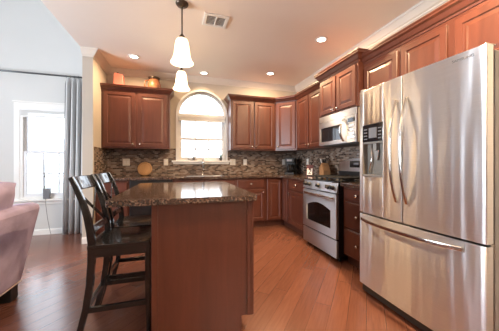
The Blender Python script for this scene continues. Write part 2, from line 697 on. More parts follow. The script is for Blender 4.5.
# ------------------------------------------------------------------ the room shell
struct(MB().box(-5.1, 2.5, -3.1, 4.65, -.12, 0).build('floor', M['floor']))
struct(MB().box(XP, 2.5, -3.1, 4.65, ZC, ZC + .2).build('ceiling', M['ceiling']))
struct(MB().box(-5.1, XP, -3.1, 4.65, 4.5, 4.6).build('ceiling_living', M['ceil_white']))
struct(MB().box(XP, XP + .12, -3.1, 4.65, ZC + .2, 4.6).build('wall_upper', M['wall_lr']))
struct(MB().box(XR, 2.5, -3.1, 4.65, 0, ZC).build('wall_right', M['wall']))
struct(MB().box(XP, XL, YP, YB, 0, ZC).build('wall_left', M['wall']))
# back wall, kitchen part, with the arched window opening
ax0, ax1, zs, zspr = -.045, .857, 1.17, 2.035
cxw, rw = (ax0 + ax1) / 2, (ax1 - ax0) / 2


def arch(x0, x1, z0, zsp, n=28):
    c, r = (x0 + x1) / 2, (x1 - x0) / 2
    return [(x0, z0), (x1, z0)] + [(c + r * math.cos(math.pi * k / n), zsp + r * math.sin(math.pi * k / n)) for k in range(n + 1)]


wb = struct(slab('wall_back', M['wall'], rect(XP, XR, 0, ZC), [arch(ax0, ax1, zs, zspr)], YB, YB + .15, 'y'))
# back wall, living-room part, with the tall window opening and an added unseen one
lx0, lx1, lz0, lz1 = -2.375, -1.58, .57, 2.0
wl = struct(slab('wall_back_living', M['wall_lr'], rect(-5.1, XP, 0, 4.5), [rect(lx0, lx1, lz0, lz1), rect(lx0 - 1.45, lx1 - 1.45, lz0, lz1)], YB, YB + .15, 'y'))
# living-room outer wall and rear wall, each with an unseen opening put in to let light through
struct(slab('wall_side_living', M['wall_lr'], rect(-3.1, 4.65, 0, 4.5), [rect(.9, 2.7, .7, 2.3)], -5.1, -5.0, 'x'))
struct(slab('wall_rear', M['wall'], rect(-5.0, 2.373, 0, 4.5), [rect(.55, 2.15, 2.0, 2.45)], -3.1, -3.0, 'y'))
# white end face of the stub wall keeps the paint of the living room
struct(MB().box(XP - .004, XP, YP, YB, 0, 4.5).build('wall_stub_living_face', M['wall_lr']))

# ceiling crown
CR = [(0, 0), (0, -.10), (.010, -.10), (.014, -.086), (.030, -.078), (.052, -.048), (.070, -.024), (.078, -.020), (.080, -.008), (.088, 0)]
struct(MB().moulding([(XP, YP, ZC), (XL, YP, ZC), (XL, YB, ZC), (XR, YB, ZC), (XR, -3.0, ZC)], CR).build('trim_1', M['crown']))
# baseboards
BB = [(0, 0), (.014, 0), (.014, .075), (.008, .088), (.004, .09), (0, .09)]
struct(MB().moulding([(-5.0, YB, 0), (XP - .004, YB, 0)], BB).build('baseboard_back', M['trim']))
struct(MB().moulding([(XP - .004, YP, 0), (XL, YP, 0)], BB).build('baseboard_left', M['trim']))

# mosaic backsplash (part of the walls)
tb = slab('trim_2', M['tile_x'], [(XL, .914), (XR, .914), (XR, 1.40), (ax1 + .02, 1.40), (ax1 + .02, 1.15), (ax0 - .02, 1.15), (ax0 - .02, 1.40), (XL, 1.40)], [], YB - .009, YB, 'y')
struct(tb)
struct(MB().box(XR - .009, XR, 1.74, YB - .009, .914, 1.42).build('trim_3', M['tile_y']))
struct(MB().box(XL, XL + .009, 3.875, YB - .009, .914, 1.372).build('trim_4', M['tile_y']))

# ------------------------------------------------------------------ kitchen window


def ring_arch(mb, o, i, z0o, z0i, zsp, y0, y1, n=28):
    """arched frame between two arches o=(x0,x1), i=(x0,x1)"""
    A, B = arch(o[0], o[1], z0o, zsp, n), arch(i[0], i[1], z0i, zsp, n)
    m = len(A)
    vs = [(p[0], y0, p[1]) for p in A] + [(p[0], y0, p[1]) for p in B] + [(p[0], y1, p[1]) for p in A] + [(p[0], y1, p[1]) for p in B]
    fs = []
    for k in range(m):
        j = (k + 1) % m
        fs += [(k, j, m + j, m + k), (2 * m + k, 3 * m + k, 3 * m + j, 2 * m + j), (k, 2 * m + k, 2 * m + j, j), (m + k, m + j, 3 * m + j, 3 * m + k)]
    return mb.add(vs, fs)


win = MB()
ring_arch(win, (ax0 - .028, ax1 + .028), (ax0 + .006, ax1 - .006), zs - .01, zs + .006, zspr, YB - .018, YB + .001)     # thin casing
ring_arch(win, (ax0, ax1), (ax0 + .035, ax1 - .035), zs, zs + .04, zspr, YB + .055, YB + .12)                          # frame in the reveal
win.box(ax0 + .03, ax1 - .03, YB + .05, YB + .12, zspr - .03, zspr + .03)                                             # transom at the spring line
w1 = struct(win.build('window_1', M['white']))
MB().box(-.145, .935, YB - .055, YB + .06, zs - .02, zs + .012).box(-.12, .91, YB - .03, YB, zs - .055, zs - .02).build('window_sill', M['trim'], w1, .004)
sm = MB()
gx0, gx1 = ax0 + .035, ax1 - .035
zm = 1.592
for (a, b, yy) in ((zs + .04, zm + .02, YB + .07), (zm - .02, zspr - .03, YB + .097)):
    sm.box(gx0, gx0 + .035, yy, yy + .025, a, b).box(gx1 - .035, gx1, yy, yy + .025, a, b)
    sm.box(gx0 + .035, gx1 - .035, yy, yy + .025, a, a + .04).box(gx0 + .035, gx1 - .035, yy, yy + .025, b - .035, b)
sm.build('sash', M['white'], w1, .002)
mu = MB()
for q in (1, 2):
    xx = gx0 + .035 + (gx1 - gx0 - .07) * q / 3
    mu.box(xx - .011, xx + .011, YB + .074, YB + .088, zs + .07, zm)
    mu.box(xx - .011, xx + .011, YB + .094, YB + .108, zm, zspr - .03)
mu.box(gx0 + .03, gx1 - .03, YB + .074, YB + .088, 1.390, 1.413)
for ang in (45, 90, 135):
    a = R(ang)
    p0 = Vector((cxw + .12 * math.cos(a), YB + .1, zspr + .03 + .12 * math.sin(a)))
    p1 = Vector((cxw + (rw - .04) * math.cos(a), YB + .1, zspr + (rw - .04) * math.sin(a)))
    mu.bar([p0, p1], (0, 1, 0), .014, .014)
mu.bar([(cxw + .12 * math.cos(math.pi * k / 12), YB + .1, zspr + .03 + .12 * math.sin(math.pi * k / 12)) for k in range(13)], (0, 1, 0), .014, .014)
mu.build('muntins', M['white'], w1)
MB().prism(arch(gx0, gx1, zs + .04, zspr), YB + .1, YB + .103, 'y').build('pane', M['pane'], w1)
# gathered blind hanging below the spring line
bl = MB().box(ax0 + .012, ax1 - .012, YB + .012, YB + .05, 2.0, 2.045)
for k in range(7):
    bl.box(ax0 + .02, ax1 - .02, YB + .012, YB + .046, 1.945 + k * .008, 1.951 + k * .008)
bl.box(ax0 + .016, ax1 - .016, YB + .010, YB + .048, 1.920, 1.944)
tag(bl.build('window_blind', M['blind'], None, .002), 'white pleated blind gathered up at the spring line of the arched window', 'blind')

# ------------------------------------------------------------------ living-room window, blind, curtain, rod
w2m = MB()
for (a, b, c, d) in ((lx0 - .075, lx0, lz0 - .01, lz1 + .075), (lx1, lx1 + .075, lz0 - .01, lz1 + .075)):
    w2m.box(a, b, YB - .02, YB, c, d)
w2m.box(lx0, lx1, YB - .02, YB, lz1, lz1 + .075)
w2m.box(lx0 - .09, lx1 + .09, YB - .03, YB, lz1 + .075, lz1 + .1)
for (a, b) in ((lx0, lx0 + .04), (lx1 - .04, lx1)):
    w2m.box(a, b, YB - .016, YB + .10, lz0, lz1)
w2m.box(lx0 + .04, lx1 - .04, YB - .016, YB + .10, lz0, lz0 + .04).box(lx0 + .04, lx1 - .04, YB - .016, YB + .10, lz1 - .04, lz1)
w2 = struct(w2m.build('window_2', M['trim'], None, .003))
MB().box(lx0 - .11, lx1 + .11, YB - .075, YB + .05, lz0 - .028, lz0).box(lx0 - .075, lx1 + .075, YB - .02, YB, lz0 - .085, lz0 - .028).build('window_sill', M['trim'], w2, .003)
sm = MB()
g0, g1, zmid = lx0 + .04, lx1 - .04, 1.302
for (a, b, yy) in ((lz0 + .04, zmid + .02, YB - .008), (zmid - .02, lz1 - .04, YB + .018)):
    sm.box(g0, g0 + .04, yy, yy + .022, a, b).box(g1 - .04, g1, yy, yy + .022, a, b)
    sm.box(g0 + .04, g1 - .04, yy, yy + .022, a, a + .05).box(g0 + .04, g1 - .04, yy, yy + .022, b - .035, b)
sm.build('sash', M['white'], w2, .002)
mu = MB()
for q in (1, 2):
    xx = g0 + .04 + (g1 - g0 - .08) * q / 3
    mu.box(xx - .011, xx + .011, YB - .003, YB + .010, lz0 + .08, zmid)
mu.box(g0, g1, YB - .003, YB + .010, .952, .975)
mu.build('muntins', M['white'], w2)
MB().box(g0, g1, YB + .075, YB + .078, lz0 + .04, lz1 - .04).build('pane', M['pane'], w2)
w3 = w2.copy()          # copy added out of view along that wall for brighter refrigerator reflections
COL.objects.link(w3)
w3.name = 'window_added'
w3.location.x = -1.45
for ch in list(w2.children):
    c2 = ch.copy()
    COL.objects.link(c2)
    c2.parent = w3
bl = MB().box(lx0 + .006, lx1 - .006, YB - .036, YB - .018, lz1 - .045, lz1 - .002)
for k in range(8):
    bl.box(lx0 + .012, lx1 - .012, YB - .034, YB - .020, lz1 - .125 + k * .010, lz1 - .118 + k * .010)
bl.box(lx0 + .01, lx1 - .01, YB - .036, YB - .019, lz1 - .15, lz1 - .127)
tag(bl.build('window_blind', M['blind'], None, .002), 'white blind raised to the top of the living room window', 'blind')

rz = 2.52
rod = tag(MB().tube([(-3.35, YB - .085, rz), (-1.345, YB - .085, rz)], .013, 12).build('curtain_rod', M['rod']), 'thin dark curtain rod along the pale living room wall', 'curtain rod')
MB().lathe([(0, -.02), (.018, -.015), (.023, 0), (.018, .015), (0, .02)], mat=Matrix.Translation((-1.342, YB - .085, rz)) @ Matrix.Rotation(R(90), 4, 'Y')).build('finial', M['rod'], rod)
for xx in (-3.2, -1.362):
    MB().box(xx - .011, xx + .011, YB - .085, YB, rz - .03, rz - .014).box(xx - .014, xx + .014, YB - .006, YB, rz - .045, rz + .02).build('bracket', M['rod'], rod)

cu = MB()
nx, x0c, x1c = 60, -1.78, -1.40
vs, fs = [], []
zsn = [2.494, 2.47, 2.40, 1.6, .8, .006]
for iz, z in enumerate(zsn):
    amp = (.014, .020, .032, .040, .042, .043)[iz]
    sp_ = (.90, .92, .96, 1.0, 1.06, 1.08)[iz]
    for k in range(nx + 1):
        t = k / nx
        x = x1c + (x0c - x1c) * (1 - t) * sp_
        vs.append((x, YB - .085 + amp * math.sin(t * 2 * math.pi * 5.0 + .25 * iz), z))
for i in range(len(zsn) - 1):
    for k in range(nx):
        a = i * (nx + 1) + k
        fs.append((a, a + 1, a + nx + 2, a + nx + 1))
cu.add(vs, fs, True)
co = cu.build('curtain', M['curtain'])
md = co.modifiers.new('thick', 'SOLIDIFY')
md.thickness = .004
for k in range(7):
    MB().tube([(x1c + (x0c - x1c) * (1 - k / 6.0) * .9, YB - .085 + .019 * math.cos(R(a)), rz - .003 + .019 * math.sin(R(a))) for a in range(0, 361, 20)], .0025, 6, cap=False).build('ring', M['rod'], rod)
tag(co, 'grey striped curtain hanging in folds beside the stub wall', 'curtain')

# small grey aerial on the living-room sill
ant = thing('indoor_antenna', 'small dark grey box with a tall thin rod on the living room window sill', 'antenna', (-2.02, YB - .03, lz0))
MB().box(-.042, .042, -.03, .03, 0, .165).build('housing', M['device'], ant, .006)
MB().tube([(-.03, 0, .16), (-.034, 0, .62)], .006, 8).build('rod', M['black'], ant)
MB().tube([(.0, -.034, .02), (.005, -.052, .0), (.01, -.054, -.1), (.03, -.05, -.3), (.055, -.05, -.46), (.08, -.06, -.562)], .0028, 6).build('cable', M['black'], ant)

# ------------------------------------------------------------------ outside: deck with railing, lawn
struct(MB().box(-9, 9, 4.65, 22, -.6, -.45).build('ground', M['grass']))
struct(MB().box(-5.0, -.6, 4.65, 6.5, -.45, -.12).build('deck_floor', M['deck']))
rl = thing('deck_railing', 'white balustrade of thin balusters seen through the living room window', 'railing', (-2.8, 6.4, -.12))
MB().box(-2.1, 2.1, -.03, .03, .93, .98).build('top_rail', M['white'], rl)
MB().box(-2.1, 2.1, -.02, .02, .10, .14).build('bottom_rail', M['white'], rl)
for xx in (-2.1, 0, 2.1):
    MB().box(xx - .05, xx + .05, -.05, .05, 0, 1.05).build('post', M['white'], rl)
bmesh_bal = None
for k in range(34):
    xx = -2.0 + k * .12
    if abs(xx) < .06:
        continue
    if bmesh_bal is None:
        bmesh_bal = MB().box(-.017, .017, -.017, .017, .13, .94).build('baluster', M['white'], rl)
        bmesh_bal.location.x = xx
    else:
        b2 = bmesh_bal.copy()
        COL.objects.link(b2)
        b2.parent = rl
        b2.location.x = xx

# ------------------------------------------------------------------ cabinets
CC = [(0, 0), (.006, 0), (.010, .014), (.022, .022), (.040, .052), (.050, .060), (.058, .066), (.060, .080), (.066, .085), (.066, .095), (0, .095)]
RAIL = [(0, 0), (.0, -.028), (.012, -.028), (.018, -.01), (.018, 0)]


def knob(parent, x, z, y=-.02):
    mt = Matrix.Translation((x, y, z)) @ Matrix.Rotation(R(90), 4, 'X')
    return MB().lathe([(.007, 0), (.006, .012), (.014, .018), (.016, .024), (.012, .030), (0, .032)], n=16, mat=mt).build('knob', M['chrome'], parent)


def door(root, x0, z0, w, h, kn=None, name='door', fr=.058):
    d = MB().panel(x0, z0, w, h, fr=fr).build(name, M['cherry'], root)
    if kn:
        knob(d, kn[0], kn[1])
    return d


def drawer(root, x0, z0, w, h):
    d = MB().slabfront(x0, z0, w, h).build('drawer', M['cherry'], root)
    knob(d, x0 + w / 2, z0 + h / 2)
    return d


def upper(label, loc, rotz, w, d, h, doors, crown_path=None, pre=None, post=None, cz=None, kinds='wall cabinets', ch=1.0, rail=True):
    r = thing('wall_cabinet', label, 'cabinet', loc, rotz, kinds)
    MB().box(0, w, 0, d, 0, h).build('body', M['cherry'], r, .002)
    for (x0, dw, z0, dh, kn) in doors:
        door(r, x0, z0, dw, dh, kn)
    pth = crown_path or [(0, 0), (w, 0)]
    zc = cz if cz is not None else h - .015
    MB().moulding([(p[0], p[1], zc) for p in pth], [(a, b * ch) for a, b in CC], pre, post).build('crown_moulding', M['cherry'], r)
    if False:
        MB().box(0, w, 0.002, .02, -.026, 0).build('light_rail', M['cherry'], r)
    return r


UZ, UH = 1.372, .925
YF = 4.188        # face frame of the wall cabinets on the back wall
XF = 2.063        # face frame of the wall cabinets on the right wall
up_l = upper('two-door cherry wall cabinet left of the arched window, pottery on top', (XL, YF, UZ), 0, 1.018, YB - YF, UH,
             [(.035, .452, .025, .875, (.455, .07)), (.530, .452, .025, .875, (.562, .07))],
             [(0, 0), (1.018, 0), (1.018, .31)])
up_r = upper('two-door cherry wall cabinet between the arched window and the corner cabinet', (.885, YF, UZ), 0, .878, YB - YF, UH,
             [(.028, .395, .025, .875, (.395, .07)), (.452, .395, .025, .875, (.48, .07))],
             [(0, .31), (0, 0), (.878, 0)], post=(.878 + .2, -.2))
# diagonal corner cabinet
cr_ = thing('wall_cabinet', 'single-door cherry wall cabinet set diagonally across the corner', 'cabinet', (1.763, YF, UZ), R(-45), 'wall cabinets')
dl = math.hypot(XF - 1.763, XF - 1.763)
cs = math.sqrt(.5)


def loc_diag(X, Y):
    dx, dy = X - 1.763, Y - YF
    return (dx * cs - dy * cs, dx * cs + dy * cs)


body = [loc_diag(*p) for p in ((1.763, YF), (XF, YF - .30), (XR, YF - .30), (XR, YB), (1.763, YB))]
MB().prism(body, 0, UH).build('body', M['cherry'], cr_)
door(cr_, .03, .025, dl - .06, .875, (.06, .07))
MB().moulding([(0, 0, UH - .015), (dl, 0, UH - .015)], CC, pre=loc_diag(1.5, YF), post=loc_diag(XF, 3.3)).build('crown_moulding', M['cherry'], cr_)
RZ = R(-90)
up_a = upper('two-door cherry wall cabinet on the right wall between corner cabinet and microwave', (XF, 3.888, UZ), RZ, .858, XR - XF, UH,
             [(.03, .375, .025, .875, (.375, .07)), (.437, .375, .025, .875, (.467, .07))], pre=(-.2, .2))
up_m = upper('two-door cherry wall cabinet above the microwave with the tallest crown', (1.985, 3.028, 1.80), RZ, .776, XR - 1.985, .535,
             [(.03, .345, .02, .475, (.345, .05)), (.402, .345, .02, .475, (.432, .05))],
             [(0, .388), (0, 0), (.776, 0), (.776, .388)], rail=False, ch=1.25)
up_t = upper('narrow single-door cherry wall cabinet between microwave and refrigerator', (XF, 2.25, UZ), RZ, .475, XR - XF, UH,
             [(.022, .431, .025, .84, (.41, .07))], [(0, 0), (.475, 0)], ch=1.15)
up_f = upper('wide cherry wall cabinet above the steel refrigerator', (XF, 1.774, 1.83), RZ, .965, XR - XF, UH - (1.83 - UZ),
             [(.014, .410, .02, .395, (.40, .05)), (.478, .42, .02, .395, (.50, .05))], [(0, 0), (.965, 0)], rail=False, ch=1.15)

BYF, BXF = 3.908, 1.783


def base(label, loc, rotz, w, fronts, d=.58, h=.876, extra=None):
    r = thing('base_cabinet', label, 'cabinet', loc, rotz, 'base cabinets')
    MB().box(0, w, 0, d, .105, h).build('body', M['cherry'], r, .0015)
    MB().box(0, w, .06, d - .01, 0, .105).build('toe_kick', M['cherry_dark'], r)
    for f in fronts:
        if f[0] == 'door':
            door(r, *f[1:])
        else:
            drawer(r, *f[1:])
    return r


base('cherry base cabinet below the round board, beside the stub wall', (XL + .004, BYF, 0), 0, .451, [('drawer', .03, .70, .395, .145), ('door', .03, .125, .395, .545, (.39, .62))])
base('cherry sink base cabinet under the arched window', (-.115, BYF, 0), 0, 1.02,
     [('front', .04, .70, .45, .145), ('front', .53, .70, .45, .145), ('door', .04, .125, .45, .545, (.46, .62)), ('door', .53, .125, .45, .545, (.56, .62))])
base('cherry base cabinet with one drawer right of the sink', (.907, BYF, 0), 0, .553, [('drawer', .03, .70, .495, .145), ('door', .03, .125, .495, .545, (.495, .625))])
# inside-corner base cabinet: an L with two narrow door leaves
ck = thing('base_cabinet', 'cherry corner base cabinet with two narrow leaves meeting at the inside corner', 'cabinet', (1.462, BYF, 0), 0, 'base cabinets')
lx, ly = BXF - 1.462, 3.652 - BYF
MB().prism([(0, 0), (lx, 0), (lx, ly), (XR - 1.462 - .012, ly), (XR - 1.462 - .012, .578), (0, .578)], .105, .876).build('body', M['cherry'], ck)
MB().prism([(0, .06), (lx + .06, .06), (lx + .06, ly), (lx + .3, ly), (lx + .3, .5), (0, .5)], 0, .105).build('toe_kick', M['cherry_dark'], ck)
door(ck, .02, .125, lx - .045, .72, None, fr=.05)
dd = door(ck, .02, .125, .205, .72, None, fr=.05)
dd.data = dd.data.copy()
dd.data.transform(Matrix.Translation((lx, 0, 0)) @ Matrix.Rotation(RZ, 4, 'Z'))
base('cherry base cabinet with one drawer between corner and range', (BXF, 3.650, 0), RZ, .622, [('drawer', .03, .70, .562, .145), ('door', .03, .125, .562, .545, (.06, .625))])
base('cherry three-drawer base cabinet between range and refrigerator', (BXF, 2.250, 0), RZ, .476, [('drawer', .03, .73, .42, .125), ('drawer', .03, .43, .42, .275), ('drawer', .03, .125, .42, .28)])

# dishwasher
dw = thing('dishwasher', 'dark dishwasher under the worktop between two cherry base cabinets', 'dishwasher', (-.729, BYF, 0))
MB().box(.004, .608, .0, .57, .10, .872).build('body', M['black'], dw)
MB().box(.006, .606, -.025, 0, .12, .73).build('door', M['black_gloss'], dw, .004)
MB().box(.006, .606, -.028, 0, .735, .868).build('control_panel', M['black'], dw, .004)
MB().tube([(.06, -.028, .70), (.06, -.06, .70), (.55, -.06, .70), (.55, -.028, .70)], .009, 10).build('handle', M['handle'], dw)
MB().box(.004, .608, .06, .5, 0, .10).build('toe_kick', M['black'], dw)

# ------------------------------------------------------------------ worktops and sink
cfy, cfx = 3.863, 1.738
out = [(XL, cfy)] + [(cfx - .10, cfy)] + [(cfx - .10 + .10 * math.sin(R(a)), cfy - .10 + .10 * math.cos(R(a))) for a in (15, 30, 45, 60, 75)] + [(cfx, cfy - .10), (cfx, 3.028), (XR - .009, 3.028), (XR - .009, YB - .009), (XL, YB - .009)]
sx0, sx1, sy0, sy1 = .10, .76, 3.97, 4.34
wt = slab('worktop', M['granite'], out, [rrect(sx0, sx1, sy0, sy1, .04)], .876, .914, 'z', None, .005)
tag(wt, 'brown speckled granite worktop running round the corner under the window', 'worktop')
w2t = MB().box(cfx, XR - .009, 1.775, 2.252, .876, .914).build('worktop', M['granite'], None, .005)
tag(w2t, 'short brown granite worktop between the range and the refrigerator', 'worktop')
sk = MB()
o_, i_ = rrect(sx0 + .002, sx1 - .002, sy0 + .002, sy1 - .002, .038), rrect(sx0 + .014, sx1 - .014, sy0 + .014, sy1 - .014, .03)
n = len(o_)
vs = [(p[0], p[1], .905) for p in o_] + [(p[0], p[1], .905) for p in i_] + [(p[0], p[1], .72) for p in i_] + [(p[0], p[1], .712) for p in o_]
fs = []
for k in range(n):
    j = (k + 1) % n
    fs += [(k, j, n + j, n + k), (n + k, n + j, 2 * n + j, 2 * n + k), (3 * n + k, 3 * n + j, j, k)]
fs += [tuple(2 * n + k for k in range(n)), tuple(3 * n + k for k in range(n - 1, -1, -1))]
sk.add(vs, fs)
# open the sink cabinet top for the bowl: the bowl sits inside the cabinet body
sink = sk.build('sink', M['steel_flat'])
tag(sink, 'steel sink bowl let into the granite worktop below the window', 'sink')
for o in list(bpy.data.objects):
    if o.get('label', '').startswith('cherry sink base'):
        for c in o.children:
            if c.name.startswith('body'):
                c.modifiers.clear()
                me = c.data
                me.clear_geometry()
                mb = MB().box(0, 1.02, 0, .02, .105, .876).box(0, 1.02, .56, .58, .105, .876).box(0, .02, .02, .56, .105, .876).box(1.0, 1.02, .02, .56, .105, .876).box(.02, 1.0, .02, .56, .105, .125)
                me.from_pydata([tuple(p) for p in mb.v], [], mb.f)

fc = thing('faucet', 'chrome gooseneck faucet on the worktop below the arched window', 'faucet', (.405, 4.405, .914))
MB().lathe([(.028, 0), (.028, .006), (.016, .012), (.015, .05)]).build('base', M['chrome'], fc)
MB().tube([(0, 0, .03), (0, 0, .24)] + [(0, -.075 + .075 * math.cos(R(a)), .24 + .075 * math.sin(R(a))) for a in range(15, 181, 15)] + [(0, -.15, .20)], .0125, 14).build('spout', M['chrome'], fc)
MB().tube([(0, -.15, .215), (0, -.15, .13)], [.016, .018], 14).build('spray_head', M['gasket'], fc)
MB().tube([(.012, 0, .10), (.045, 0, .105), (.095, 0, .118)], [.011, .007, .006], 10).build('handle', M['chrome'], fc)

# ------------------------------------------------------------------ refrigerator (local: x left to right, front at y = 0)
FW, FD = .911, .83
fr = thing('refrigerator', 'tall stainless steel french-door refrigerator with bottom freezer', 'refrigerator', (1.53, 1.737, 0), RZ)


def fcurve(x):
    t = (x / FW) * 2 - 1
    return .016 * t * t - .0


def fpiece(mb, x0, x1, z0, z1, yb=.07, n=14):
    pts = [(x0 + (x1 - x0) * k / n, fcurve(x0 + (x1 - x0) * k / n)) for k in range(n + 1)]
    mb.prism(pts + [(x1, yb), (x0, yb)], z0, z1, 'z', smooth=False)
    return mb


MB().box(.004, FW - .004, .088, FD, .03, 1.745).build('body', M['grey_side'], fr, .004)
MB().box(.012, FW - .012, .068, .09, .06, 1.74).build('gasket', M['gasket'], fr)
gx = .432
zt, zg = 1.767, .703
dxa, dxb, dza, dzb = .046, .262, 1.022, 1.463
ld = MB()
fpiece(ld, 0.0, dxa, zg, zt)
fpiece(ld, dxb, gx - .003, zg, zt)
fpiece(ld, dxa, dxb, dzb, zt)
fpiece(ld, dxa, dxb, zg, dza)
ld.box(dxa, dxb, .062, .07, dza, dzb)
ldo = ld.build('door', M['steel'], fr)
rd = MB()
fpiece(rd, gx + .003, FW, zg, zt, n=24)
rdo = rd.build('door', M['steel'], fr)
fz = MB()
fpiece(fz, 0, FW, .075, zg - .012, n=30)
fzo = fz.build('freezer_drawer', M['steel'], fr)
for o in (ldo, rdo, fzo):
    # shade the gently bowed steel sheets smoothly
    for p in o.data.polygons:
        p.use_smooth = abs(p.normal.y) > .9 and abs(p.normal.z) < .1
    b = o.modifiers.new('bevel', 'BEVEL')
    b.width = .004
    b.segments = 2
    b.limit_method = 'ANGLE'
    b.angle_limit = R(50)


def bow(x, z0, z1, d, n=16):
    return [(x, -d * (1 - abs(2 * k / n - 1) ** 2.4) - .004 + fcurve(x), z0 + (z1 - z0) * k / n) for k in range(n + 1)]


for x, p in ((.390, ldo), (.474, rdo)):
    MB().bar(bow(x, .845, 1.60, .062), (1, 0, 0), .021, .016).build('handle', M['handle'], p, .006, 3)
n = 18
MB().bar([(.035 + .775 * k / n, -.05 * (1 - abs(2 * k / n - 1) ** 3) - .012 + fcurve(.035 + .775 * k / n), .648) for k in range(n + 1)], (0, 0, 1), .028, .016).build('handle', M['handle'], fzo, .006, 3)
MB().bar([(.03 + .785 * k / n, fcurve(.03 + .785 * k / n) - .0015, .662) for k in range(n + 1)], (0, 0, 1), .05, .004).build('handle_plate', M['steel_flat'], fzo)
dsp = MB().box(dxa + .002, dxb - .002, .004, .02, 1.315, dzb - .003).build('dispenser_panel', M['black_gloss'], fr, .003)
MB().box(dxa + .075, dxb - .06, .001, .005, 1.345, 1.43).build('display', M['device'], dsp)
for q in range(4):
    MB().box(dxa + .018, dxa + .055, .0015, .005, 1.335 + q * .027, 1.344 + q * .027).build('button', M['device'], dsp)
    MB().box(dxb - .045, dxb - .015, .0015, .005, 1.335 + q * .027, 1.344 + q * .027).build('button', M['device'], dsp)
cav = MB().box(dxa, dxb, .056, .061, dza, 1.315).box(dxa, dxa + .004, .01, .06, dza, 1.315).box(dxb - .004, dxb, .01, .06, dza, 1.315)
cav.box(dxa, dxb, .01, .06, 1.30, 1.315).box(dxa, dxb, .004, .06, dza, dza + .018)
cavo = cav.build('dispenser_recess', M['recess'], fr)
MB().box(dxa + .10, dxb - .08, .02, .05, 1.24, 1.30).prism([(dxa + .09, 1.24), (dxb - .07, 1.24), (dxb - .085, 1.16), (dxa + .105, 1.16)], .035, .045, 'y').build('paddle', M['grey_side'], cavo)
MB().tube([(dxa + .075, .04, 1.30), (dxa + .07, .035, 1.15), (dxa + .045, .035, 1.05)], .006, 8).build('water_line', M['chrome'], cavo)
MB().box(.02, FW - .02, .03, .09, .012, .07).build('base_grille', M['gasket'], fr)
for x in (.05, FW - .05):
    MB().lathe([(.02, 0), (.02, .012), (.012, .014), (.012, .05)], (x, .12, 0), 14).build('foot', M['black'], fr)
    MB().lathe([(.02, 0), (.02, .012), (.012, .014), (.012, .05)], (x, FD - .08, 0), 14).build('foot', M['black'], fr)
MB().box(.87, .905, .03, .10, 1.767, 1.775).build('hinge_cover', M['grey_side'], fr, .003)
MB().box(.006, .04, .02, .10, 1.767, 1.785).build('hinge_cover', M['grey_side'], fr, .003)
MB().box(.885, .912, .045, .075, zg - .011, zg - .001).build('hinge', M['chrome'], fr)
mt = Matrix.Translation((.805, fcurve(.805) - .0004, 1.722)) @ Matrix.Rotation(R(2.5), 4, 'Z') @ Matrix.Rotation(R(90), 4, 'X')
lg = text_mesh('logo', 'SAMSUNG', .021, M['logo'], rdo, mt)
lg.data.transform(Matrix.Translation((.805, 0, 0)) @ Matrix.Diagonal((1.12, 1, 1, 1)) @ Matrix.Translation((-.805, 0, 0)))

# ------------------------------------------------------------------ microwave
mw = thing('microwave', 'stainless over-range microwave with a curved vertical handle', 'microwave', (1.963, 3.02, 1.385), RZ)
MW, MH = .758, .41
MB().box(.003, MW - .003, .03, .40, 0, MH).build('body', M['grey_side'], mw, .003)
md_ = slab('door', M['steel_flat'], rect(.0, .585, .0, .325), [rect(.045, .50, .05, .245)], 0, .032, 'y', mw, .003)
MB().box(.044, .501, .008, .03, .049, .246).build('window', M['black_gloss'], md_)
MB().box(0, MW, .004, .032, .328, MH).build('vent_panel', M['steel_flat'], mw, .003)
cp = MB().box(.588, MW, .0, .032, 0, .325).build('control_panel', M['steel_flat'], mw, .003)
MB().box(.61, MW - .02, -.0015, .003, .245, .295).build('display', M['black_gloss'], cp)
for a in range(3):
    for b in range(4):
        MB().box(.614 + a * .043, .614 + a * .043 + .033, -.0015, .003, .05 + b * .045, .05 + b * .045 + .028).build('button', M['handle'], cp)
MB().bar([(.545, -.055 * (1 - abs(2 * k / 14 - 1) ** 2.2) - .002, .025 + .28 * k / 14) for k in range(15)], (1, 0, 0), .030, .016).build('handle', M['handle'], md_, .006, 3)
MB().box(.02, MW - .02, .05, .38, -.012, 0).build('underside_grille', M['gasket'], mw)

# ------------------------------------------------------------------ range
st = thing('gas_range', 'stainless freestanding gas range with black grates and oven window', 'range', (1.70, 3.020, 0), RZ)
SW = .756
MB().box(.002, SW - .002, .03, .655, .06, .90).build('body', M['black'], st)
sd = slab('oven_door', M['steel_flat'], rect(.004, SW - .004, .262, .775), [[(.115, .36), (SW - .115, .36), (SW - .115, .575)] + [(SW - .115 - (SW - .23) * k / 12, .575 + .055 * math.sin(math.pi * k / 12)) for k in range(1, 12)] + [(.115, .575)]], -.004, .032, 'y', st, .004)
MB().box(.11, SW - .11, .006, .03, .355, .64).build('window', M['black_gloss'], sd)
hp = [(.045 + .666 * k / 14, -.052 * (1 - abs(2 * k / 14 - 1) ** 4) - .008, .728 + .012 * (1 - (2 * k / 14 - 1) ** 2)) for k in range(15)]
MB().bar(hp, (0, 0, 1), .024, .018).build('handle', M['handle'], sd, .007, 3)
MB().box(.004, SW - .004, 0, .032, .045, .245).build('drawer', M['steel_flat'], st, .006)
MB().box(.004, SW - .004, .018, .033, .245, .262).build('drawer_gap', M['black'], st)
cpn = MB().prism([(-.004, .79), (.032, .782), (.06, .782), (.06, .905), (.022, .905)], .002, SW - .002, 'x').build('control_panel', M['steel_flat'], st, .003)
